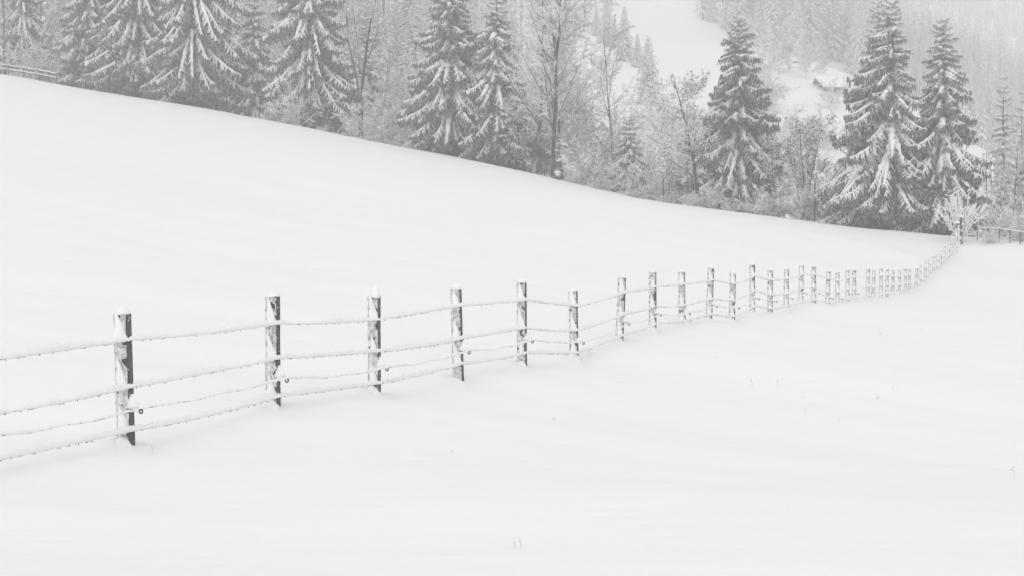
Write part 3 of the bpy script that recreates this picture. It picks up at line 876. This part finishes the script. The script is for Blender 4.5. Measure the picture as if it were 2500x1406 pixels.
for k in range(14):
    px, Z = RF.uniform(2350, 2600), RF.uniform(130, 230)
    X = (px - 1250) * Z / F
    bare_place(ROUND[k % 2] if k % 3 else TALL[k % 4], X, Z, 'pale frosted tree in the dip right of the twin spruces', 'tree', 'frosted trees in the right hand dip', k * 1.7, RF.uniform(.7, 1.05) if k % 3 else .6)

# ------------------------------------------------------------------ farm buildings
def barn(px0, px1, eave_py, ridge_py, Z, label, depth, wall_h, name, cat, chimney=False, rz=0.0):
    x0 = (px0 - 1250) * Z / F; x1 = (px1 - 1250) * Z / F
    w = x1 - x0
    ez = CZ + (703 - eave_py) * Z / F; rzg = CZ + (703 - ridge_py) * Z / F
    xc = (x0 + x1) / 2
    root = empty(name, (xc, Z + depth / 2, ez - wall_h), rz)
    tag(root, label, cat, 'snow roofed farm buildings')
    hw, hd, wh, rh = w / 2, depth / 2, wall_h, rzg - ez
    n = max(3, int(w / 0.9))
    wl = MB()
    wl.add([(-hw, -hd, -1), (hw, -hd, -1), (hw, hd, -1), (-hw, hd, -1), (-hw, -hd, wh), (hw, -hd, wh), (hw, hd, wh), (-hw, hd, wh), (-hw, 0, wh + rh), (hw, 0, wh + rh)],
           [(0, 1, 5, 4), (2, 3, 7, 6), (1, 2, 6, 9, 5), (3, 0, 4, 8, 7)])
    link('wall', wl.mesh('wall', [M_BOARD]), root)
    for i in range(n):
        b = MB(); bw = w / n
        b.box((-hw + (i + .5) * bw, -hd - 0.02, wh / 2), (bw * 0.46, 0.018, wh / 2 - 0.01))
        link('plank', b.mesh('plank', [M_BOARD]), root)
    rf = MB(); o = 0.5
    sl = rh / hd
    A = [(-hw - o, -hd - o, wh - o * sl + .03), (hw + o, -hd - o, wh - o * sl + .03), (hw + o, 0, wh + rh + .03), (-hw - o, 0, wh + rh + .03), (hw + o, hd + o, wh - o * sl + .03), (-hw - o, hd + o, wh - o * sl + .03)]
    T = [(x, y, z + 0.08) for x, y, z in A]
    fs = [(0, 3, 2, 1), (3, 5, 4, 2), (6, 7, 8, 9), (9, 8, 10, 11), (0, 1, 7, 6), (4, 5, 11, 10), (1, 2, 8, 7), (2, 4, 10, 8), (3, 0, 6, 9), (5, 3, 9, 11)]
    rf.add(A + T, fs)
    ro = link('roof', rf.mesh('roof', [M_BOARD]), root)
    sn = MB()
    A2 = [(x * 1.01, y * 1.02, z + 0.082) for x, y, z in A]; T2 = [(x * .99, y * .985, z + 0.45) for x, y, z in A]
    sn.add(A2 + T2, fs)
    link('roof_snow', sn.mesh('roof_snow', [M_SNOW]), ro)
    if chimney:
        c = MB(); c.box((-hw * .2, hd * .3, wh + rh + 0.5), (.35, .35, .7)); c.box((-hw * .2, hd * .3, wh + rh + 1.25), (.42, .42, .06))
        ch = link('chimney', c.mesh('chimney', [M_BOARD]), ro)
    return root
barn(2006, 2150, 214, 186, 296, 'long dark walled barn under a thick snow roof behind the comb like spruce', 9, 3.2, 'barn', 'barn', rz=0.12)
barn(1930, 1948, 150, 144, 338, 'little dark wooden hut with snow roof among the frosted trees', 2.2, 1.6, 'hut', 'hut', rz=-0.3)

# ------------------------------------------------------------------ wire fence running through the field
UX, UY = 0.355, 0.935            # along the fence
NXR, NYR = 0.935, -0.355         # towards its right side
FROT = math.atan2(UY, UX) - math.pi / 2
fence = empty('wire_fence', (POST_XY[1][0], POST_XY[1][1], gh(*POST_XY[1])))
tag(fence, 'long barbed wire fence of snowy wooden posts curving up the field', 'fence')
FO = Vector(fence.location)

def lump_mesh(name, seed, rx, ry, h, pw=0.5, seg=12, rings=5, amp=0.12):
    """a heap of snow: wide foot at z=0, rounded top at z=h"""
    R_ = random.Random(seed); off = Vector((R_.uniform(0, 50), R_.uniform(0, 50), 0))
    v, f = [], []
    for i in range(rings):
        t = math.sin(0.5 * math.pi * i / rings) if pw <= 0.6 else i / rings
        rr = math.sqrt(max(0, 1 - t * t)) * (1 - 0.12 * t) if pw <= 0.6 else (1 - t) ** pw
        for j in range(seg):
            a_ = 2 * math.pi * j / seg
            k = 1 + amp * noise.noise(Vector((math.cos(a_) * 1.5, math.sin(a_) * 1.5, t * 3)) + off) * 2
            v.append((math.cos(a_) * rx * rr * k, math.sin(a_) * ry * rr * k, h * t + 0.012 * noise.noise(Vector((a_ * 3, t, 0)) + off)))
    v.append((0, 0, h))
    for i in range(rings - 1):
        for j in range(seg):
            a0 = i * seg + j; a1 = i * seg + (j + 1) % seg
            f.append((a0, a1, a1 + seg, a0 + seg))
    for j in range(seg):
        f.append(((rings - 1) * seg + j, (rings - 1) * seg + (j + 1) % seg, len(v) - 1))
    f.append(tuple(reversed(range(seg))))
    return mesh_from(name, v, f, [M_SNOW], None, True)

PW, PD = 0.068, 0.043            # half width of front, half depth
CAPS = [lump_mesh('snow_cap', 300 + i, PW * 1.36, PD * 1.8, 0.092 + 0.012 * i, 0.5, 14, 6, 0.16) for i in range(4)]
CLUMPS = [lump_mesh('snow_clump', 310 + i, 0.058, 0.062, 0.22 + 0.04 * i, 0.85, 14, 9, 0.24) for i in range(4)]

def crust_mesh(seed, L):
    """patchy wind packed snow on the front face (a sheet with holes and real relief)"""
    R_ = random.Random(seed); off = Vector((R_.uniform(0, 90), R_.uniform(0, 90), 0))
    nx, nz = 9, max(12, int(L / 0.016))
    hts = np.zeros((nz + 1, nx + 1))
    v, f = [], []
    for i in range(nz + 1):
        for j in range(nx + 1):
            x = -PW + 2 * PW * j / nx; z = L * i / nz
            q = noise.noise(Vector((x * 16, z * 11, 0)) + off) + 0.6 * noise.noise(Vector((x * 45, z * 38, 3)) + off) + 0.35 * noise.noise(Vector((x * 110, z * 110, 5)) + off)
            hts[i, j] = q + 0.22 - 0.25 * max(0, x / PW)
            th = 0.004 + 0.014 * max(0, hts[i, j])
            v.append((x * 1.02, -PD - th, z))
    for i in range(nz):
        for j in range(nx):
            if (hts[i, j] + hts[i + 1, j] + hts[i, j + 1] + hts[i + 1, j + 1]) / 4 > -0.20:
                a0 = i * (nx + 1) + j
                f.append((a0, a0 + 1, a0 + nx + 2, a0 + nx + 1))
    # specks of snow on the dark right side
    for q in range(16):
        z = R_.uniform(0.05, L); y = R_.uniform(-PD, PD * .8) ; s_ = R_.uniform(0.004, 0.012)
        b = len(v)
        v += [(PW + .002, y - s_, z), (PW + .002, y + s_ * .6, z - s_ * 1.3), (PW + .002, y + s_, z + s_), (PW + 0.007, y, z)]
        f += [(b, b + 1, b + 3), (b + 1, b + 2, b + 3), (b + 2, b, b + 3)]
    return mesh_from('snow_crust', v, f, [M_CRUST], None, True)

def post_mesh(L, seed):
    R_ = random.Random(seed)
    mb = MB(); nseg = 7
    vs = []
    for i in range(nseg + 1):
        z = -0.35 + (L + 0.35) * i / nseg
        for (sx, sy) in ((-1, -1), (-.86, -1.0), (.86, -1), (1, -.86), (1, .86), (.9, 1), (-1, 1)):
            vs.append(Vector((sx * PW * R_.uniform(.96, 1.03), sy * PD * R_.uniform(.96, 1.03), z)))
    fs = []
    for i in range(nseg):
        for j in range(7):
            a0 = i * 7 + j; a1 = i * 7 + (j + 1) % 7
            fs.append((a0, a1, a1 + 7, a0 + 7))
    fs.append(tuple(nseg * 7 + j for j in range(7)))
    mb.add(vs, fs)
    return mb.mesh('fence_post', [M_WOOD])

ins = MB()
ins.tube([(0, 0, 0), (0.07, 0, 0.0), (0.12, 0, -0.01)], [0.008, 0.008, 0.008], 6)
ins.tube([(0.12 + 0.019 * math.cos(t_ * math.pi / 5), 0.0, -0.022 + 0.019 * math.sin(t_ * math.pi / 5)) for t_ in range(11)], [0.0075] * 11, 5)
INS = ins.mesh('insulator', [M_PLASTIC], True)
INS_SNOW = lump_mesh('insulator_snow', 340, 0.075, 0.045, 0.10, 0.6)

W_OFF = (0.28, 0.70, 0.87, 1.08)
LEAN = {1: -0.045, 2: 0.0, 3: 0.0, 4: -0.03, 5: 0.0, 6: -0.02, 7: 0.05, 8: 0.0}
R = random.Random(11)
wire_pts = [[] for _ in W_OFF]
for k, (px, tpx, bpx) in enumerate(POSTS):
    X, Y = POST_XY[k]
    z0 = gh(X, Y)
    ztop = CZ + (703 - tpx) * Y / F
    L = ztop - z0
    L = max(0.75, L)
    po = link('fence_post', post_mesh(L, 400 + k), fence, Vector((X, Y, z0)) - FO)
    ln = LEAN.get(k, R.uniform(-.03, .04))
    po.rotation_euler = (R.uniform(-.015, .015), ln, FROT + R.uniform(-.04, .04))
    link('snow_cap', CAPS[k % 4], po, (0, 0, L - 0.012), (R.uniform(-.12, .12), R.uniform(-.12, .12), R.uniform(0, 6)), (R.uniform(.78, 1.0), R.uniform(.78, 1.0), R.uniform(.5, 1.15)))
    link('snow_crust', crust_mesh(500 + k, L), po, (0, 0, 0))
    s = R.uniform(.85, 1.15)
    link('snow_mound', CLUMPS[(k + 1) % 4], po, (0.005, -0.085, -0.08), (0.0, 0.0, R.uniform(0, 1)), (3.0 * s, 2.5 * s, R.uniform(.55, 1.1)))
    for w, off in enumerate(W_OFF):
        h = max(0.06, L - off + R.uniform(-.03, .03))
        if k >= 29: h = max(0.06, L * (1 - off / 1.22))
        side = 0.070 + (0.115 if w == 2 else 0.012)
        Mx = Matrix.Rotation(po.rotation_euler.z, 4, 'Z') @ Matrix.Rotation(ln, 4, 'Y')
        wp = Vector((X, Y, z0)) + (Mx @ Vector((side, -0.01, h)))
        wire_pts[w].append(wp)
        if w == 2:
            link('insulator', INS, po, (0.058, -0.01, h))
            link('insulator_snow', INS_SNOW, po, (0.085, -0.012, h + 0.006), None, (R.uniform(.9, 1.2), 1, R.uniform(.8, 1.5)))
        else:
            s = R.uniform(.85, 1.2)
            link('snow_clump', CLUMPS[(k + w) % 4], po, (0.022, -0.062, h + 0.005), (0.10, -0.12, R.uniform(-.3, .3)), (s, s * .9, min(s, (0.27 + .05 * (w == 3)) / 0.25)))

def strand(pts, w):
    """sagging line through the posts, jittered"""
    out = []
    R_ = random.Random(700 + w)
    for i in range(len(pts) - 1):
        a_, b_ = pts[i], pts[i + 1]
        near = a_.y < 45
        n = 40 if a_.y < 30 else 20 if near else 8
        sag = R_.uniform(0.0, 0.026) + (0.02 if w == 2 else 0)
        ph = R_.uniform(0, 6)
        for j in range(n):
            t = j / n
            p = a_.lerp(b_, t)
            p.z -= sag * 4 * t * (1 - t)
            if w == 2: p.z += 0.008 * math.sin(t * 17 + ph) * math.sin(math.pi * t)
            out.append(p)
    out.append(pts[-1])
    return out

for w in range(4):
    pts = strand(wire_pts[w], w)
    mb = MB()
    mb.tube([p - FO for p in pts], [0.0035 if w != 2 else 0.0025] * len(pts), 4, cap=False)
    wo = link('barbed_wire' if w != 2 else 'electric_wire', mb.mesh('wire', [M_WIRE]), fence)
    # the snow riding on the wire: lumpy, a little uneven underneath
    R_ = random.Random(720 + w)
    sv, sf = [], []
    dense = []
    for i in range(len(pts) - 1):
        q = 3 if pts[i].y < 30 else 1
        for j in range(q): dense.append(pts[i].lerp(pts[i + 1], j / q))
    dense.append(pts[-1])
    n = len(dense)
    sidev = Vector((NXR, NYR, 0))
    for i, p in enumerate(dense):
        k = noise.noise(Vector((i * 0.13, w * 7.3, 0))) ; k2 = noise.noise(Vector((i * 0.55, w * 3.3, 9)))
        k3 = noise.noise(Vector((i * 0.021, w * 11.3, 4)))
        hgt = (0.050 if w != 2 else 0.026) * max(0.12, 0.95 + 0.45 * k + 0.5 * k2 + 0.8 * k3)
        wd = (0.020 if w != 2 else 0.010) * (1 + 0.25 * k + 0.2 * k3)
        bot = -0.002 + 0.010 * k2
        c = p - FO
        for (a_, b_) in ((-.55, bot), (-1, hgt * .38), (-.7, hgt * .8), (0, hgt), (.7, hgt * .8), (1, hgt * .38), (.55, bot)):
            sv.append(c + sidev * (a_ * wd) + Vector((0, 0, b_ + R_.uniform(-.002, .002))))
    for i in range(n - 1):
        for j in range(7):
            a0 = i * 7 + j; a1 = i * 7 + (j + 1) % 7
            sf.append((a0, a1, a1 + 7, a0 + 7))
    link('wire_snow', mesh_from('wire_snow', sv, sf, [M_SNOW], None, True), wo)
    if w != 2:
        bb = MB()
        acc = 0.0
        for i in range(len(pts) - 1):
            if pts[i].y > 46: break
            acc += (pts[i + 1] - pts[i]).length
            if acc > 0.10:
                acc = R_.uniform(-.09, .06)
                c = pts[i] - FO
                if R_.random() < 0.85:
                    for s_ in (-1, 1):
                        d_ = Vector((R_.uniform(-.3, .3), R_.uniform(-1, 1), R_.uniform(-1, -.3))).normalized() * R_.uniform(.010, .021)
                        bb.tube([c - d_ * .5 + sidev * .006 * s_, c + d_ + sidev * .012 * s_], [0.0055, 0.003], 3)
        bo = link('barb', bb.mesh('barb', [M_WIRE]), wo); bo['kind'] = 'stuff'

# end post and snow heap by the white shrub
ex, ey = edge_xy(2343, -2.2)
# ------------------------------------------------------------------ other fences
def small_fence(label, pxs, d, hgt, rails, name, post_r, rail_r, wood=True, snow=True, group=None):
    pts = []
    for px in pxs:
        X, Y = edge_xy(px, d); pts.append(Vector((X, Y, gh(X, Y))))
    root = empty(name, pts[0]); tag(root, label, 'fence', group)
    O = pts[0]
    for i, p in enumerate(pts):
        mb = MB(); mb.tube([p - O + Vector((0, 0, -.3)), p - O + Vector((0, 0, hgt))], [post_r, post_r * .92], 6)
        po = link('post', mb.mesh('post', [M_WOOD]), root)
        if snow:
            link('snow_cap', CAPS[i % 4], po, p - O + Vector((0, 0, hgt - .01)), None, post_r / PW * 1.05)
    for rr in rails:
        for i in range(len(pts) - 1):
            a_ = pts[i] - O + Vector((0, -post_r - rail_r * .8, rr)); b_ = pts[i + 1] - O + Vector((0, -post_r - rail_r * .8, rr))
            mb = MB(); mb.tube([a_, a_.lerp(b_, .5) - Vector((0, 0, .03)), b_], [rail_r] * 3, 5)
            ro = link('rail' if rail_r > .02 else 'wire', mb.mesh('rail', [M_WOOD]), root)
            if snow:
                mb = MB(); sn_ = max(0.045, rail_r * .9); q = Vector((0, 0, rail_r + sn_ * .55))
                mb.tube([a_ + q, a_.lerp(b_, .5) + q - Vector((0, 0, .03)), b_ + q], [sn_, sn_ * 1.15, sn_], 6)
                link('rail_snow', mb.mesh('rail_snow', [M_SNOW], True), ro)
    return root
small_fence('two rail wooden fence half hidden behind the crest at the far left', [-60, -20, 20, 58, 97, 120, 138], 0.6, 1.15, (0.55, 1.0), 'rail_fence', 0.07, 0.07)
small_fence('thin wire fence following the crest below the bare trees', list(range(585, 1700, 62)), 0.4, 0.6, (0.36, 0.56), 'wire_fence', 0.022, 0.005, snow=False)
small_fence('fence with snow topped rails on the bank at the right edge', [2386, 2412, 2440, 2466, 2491, 2530], 0.2, 1.0, (0.85,), 'bank_fence', 0.045, 0.021)

# gate posts with snow knobs at the end of the wire fence
G_GP = 'stout posts at the end of the wire fence'
for px, d, hgt, rad, lab in ((2336, -2.0, 1.5, 0.10, 'stout dark post at the fence end left of the snow capped one'), (2346, -1.5, 1.85, 0.11, 'stout dark post with a big snow cap under the white shrub')):
    X, Y = edge_xy(px, d); g = gh(X, Y)
    root = empty('corner_post', (X, Y, g)); tag(root, lab, 'post', G_GP)
    mb = MB(); mb.tube([(0, 0, -.3), (0.02, 0, hgt * .5), (0, 0, hgt)], [rad, rad * .95, rad * .9], 9)
    link('timber', mb.mesh('timber', [M_WOOD]), root)
    link('snow_cap', CAPS[1], root, (0, 0, hgt - .02), None, (rad / PW * 1.5, rad / PW * 1.6, 2.0))
    for q in range(3):
        link('snow_clump', CLUMPS[q], root, (-0.02 + .05 * q, -rad * .9, hgt * (.2 + .25 * q)), (0.2, 0, q), (1.4, 1.2, 0.8))

# stump with a snow cap by the bare trees
X, Y = edge_xy(1362, 0.6); g = gh(X, Y)
st = empty('tree_stump', (X, Y, g)); tag(st, 'short dark stump with a bulging snow cap at the foot of the bare trees', 'stump')
mb = MB(); mb.tube([(0, 0, -.3), (0, 0, 0.25), (0.02, 0, 0.55)], [0.30, 0.24, 0.23], 10)
link('wood', mb.mesh('wood', [M_BARK], True), st)
link('snow_cap', lump_mesh('snow_cap', 350, 0.36, 0.32, 0.19, 0.5, 14, 6, 0.2), st, (0, 0, 0.53))

# ------------------------------------------------------------------ dry stalks poking out of the snow
def ground_at_px(px, py):
    lo, hi = 5.0, 100.0
    Ys = np.linspace(lo, hi, 4000); Xs = (px - 1250) * Ys / F
    hs = height(Xs, Ys, False); ray = CZ + (703 - py) * Ys / F
    i = int(np.argmax(hs >= ray))
    return Vector((Xs[i], Ys[i], hs[i]))
G_ST = 'dry grass stalks poking out of the snow'
def stalk(px, py, hpx, n, label, seed, lean=0.3, snow=True):
    p = ground_at_px(px, py)
    hh_ = hpx * p.y / F
    R_ = random.Random(seed)
    mb, sn = MB(), MB()
    for i in range(n):
        a_ = R_.uniform(-1, 1) * lean
        h_ = hh_ * R_.uniform(.6, 1.05); b = R_.uniform(-.05, .05)
        q = [Vector((b, 0, -.05)), Vector((b + a_ * h_ * .3, 0, h_ * .5)), Vector((b + a_ * h_ * R_.uniform(.6, 1.4), R_.uniform(-.05, .05), h_))]
        mb.tube(q, [0.004, 0.0035, 0.0018], 4)
        if snow: sn.tube([q[1] + Vector((-.004, 0, .004)), q[2] + Vector((-.004, 0, .006))], [0.008, 0.004], 4)
    root = empty('dry_stalk', p); tag(root, label, 'grass stalk', G_ST)
    link('stem', mb.mesh('stem', [M_STALK]), root)
    if snow: link('clinging_snow', sn.mesh('clinging_snow', [M_SNOW], True), root)
SAME = 'tiny dry grass tip barely showing above the open snow'
for k, (px, py, hp, n, lab, le) in enumerate([
        (381, 1104, 30, 2, 'short dry stalk with snow beside the nearest fence post', .15), (1262, 1340, 38, 2, 'pale bent grass tuft lowest in the foreground snow', .25),
        (1357, 1032, 18, 1, 'single upright twig in the open snow below the middle posts', .1), (1842, 946, 34, 2, 'forked bent twig in the snow right of centre', .6),
        (1892, 942, 22, 1, 'thin upright twig right beside the forked bent one', .15), (1974, 1010, 24, 1, 'slanting straw leaning right in the open snow', 1.3),
        (2145, 974, 10, 3, 'small dark tuft of broken grass in the right hand snow', .8), (2154, 820, 16, 4, 'dark clump of grass tips below the dense row of posts', 1.0),
        (2248, 806, 14, 2, 'pair of grass tips at the right below the fence bend', .6), (2471, 1162, 26, 2, 'dark bent stalk near the right edge of the foreground', .3),
        (1607, 818, 30, 3, 'fine grass blades at the foot of a post in mid fence', .2), (1440, 872, 28, 3, 'fine grass blades between two posts of the fence', .2),
        (2037, 878, 10, 1, SAME, .3), (2047, 1026, 8, 1, SAME, .2), (1750, 876, 10, 1, SAME, .2), (2178, 950, 9, 1, SAME, .3), (2062, 886, 9, 1, SAME, .3),
        (1515, 936, 7, 2, SAME, .6), (2493, 930, 14, 1, SAME, .1), (2270, 868, 6, 1, SAME, .9), (1960, 972, 6, 1, SAME, .5), (1110, 1106, 8, 1, SAME, .4)]):
    stalk(px, py, hp, n, lab, 800 + k, le)
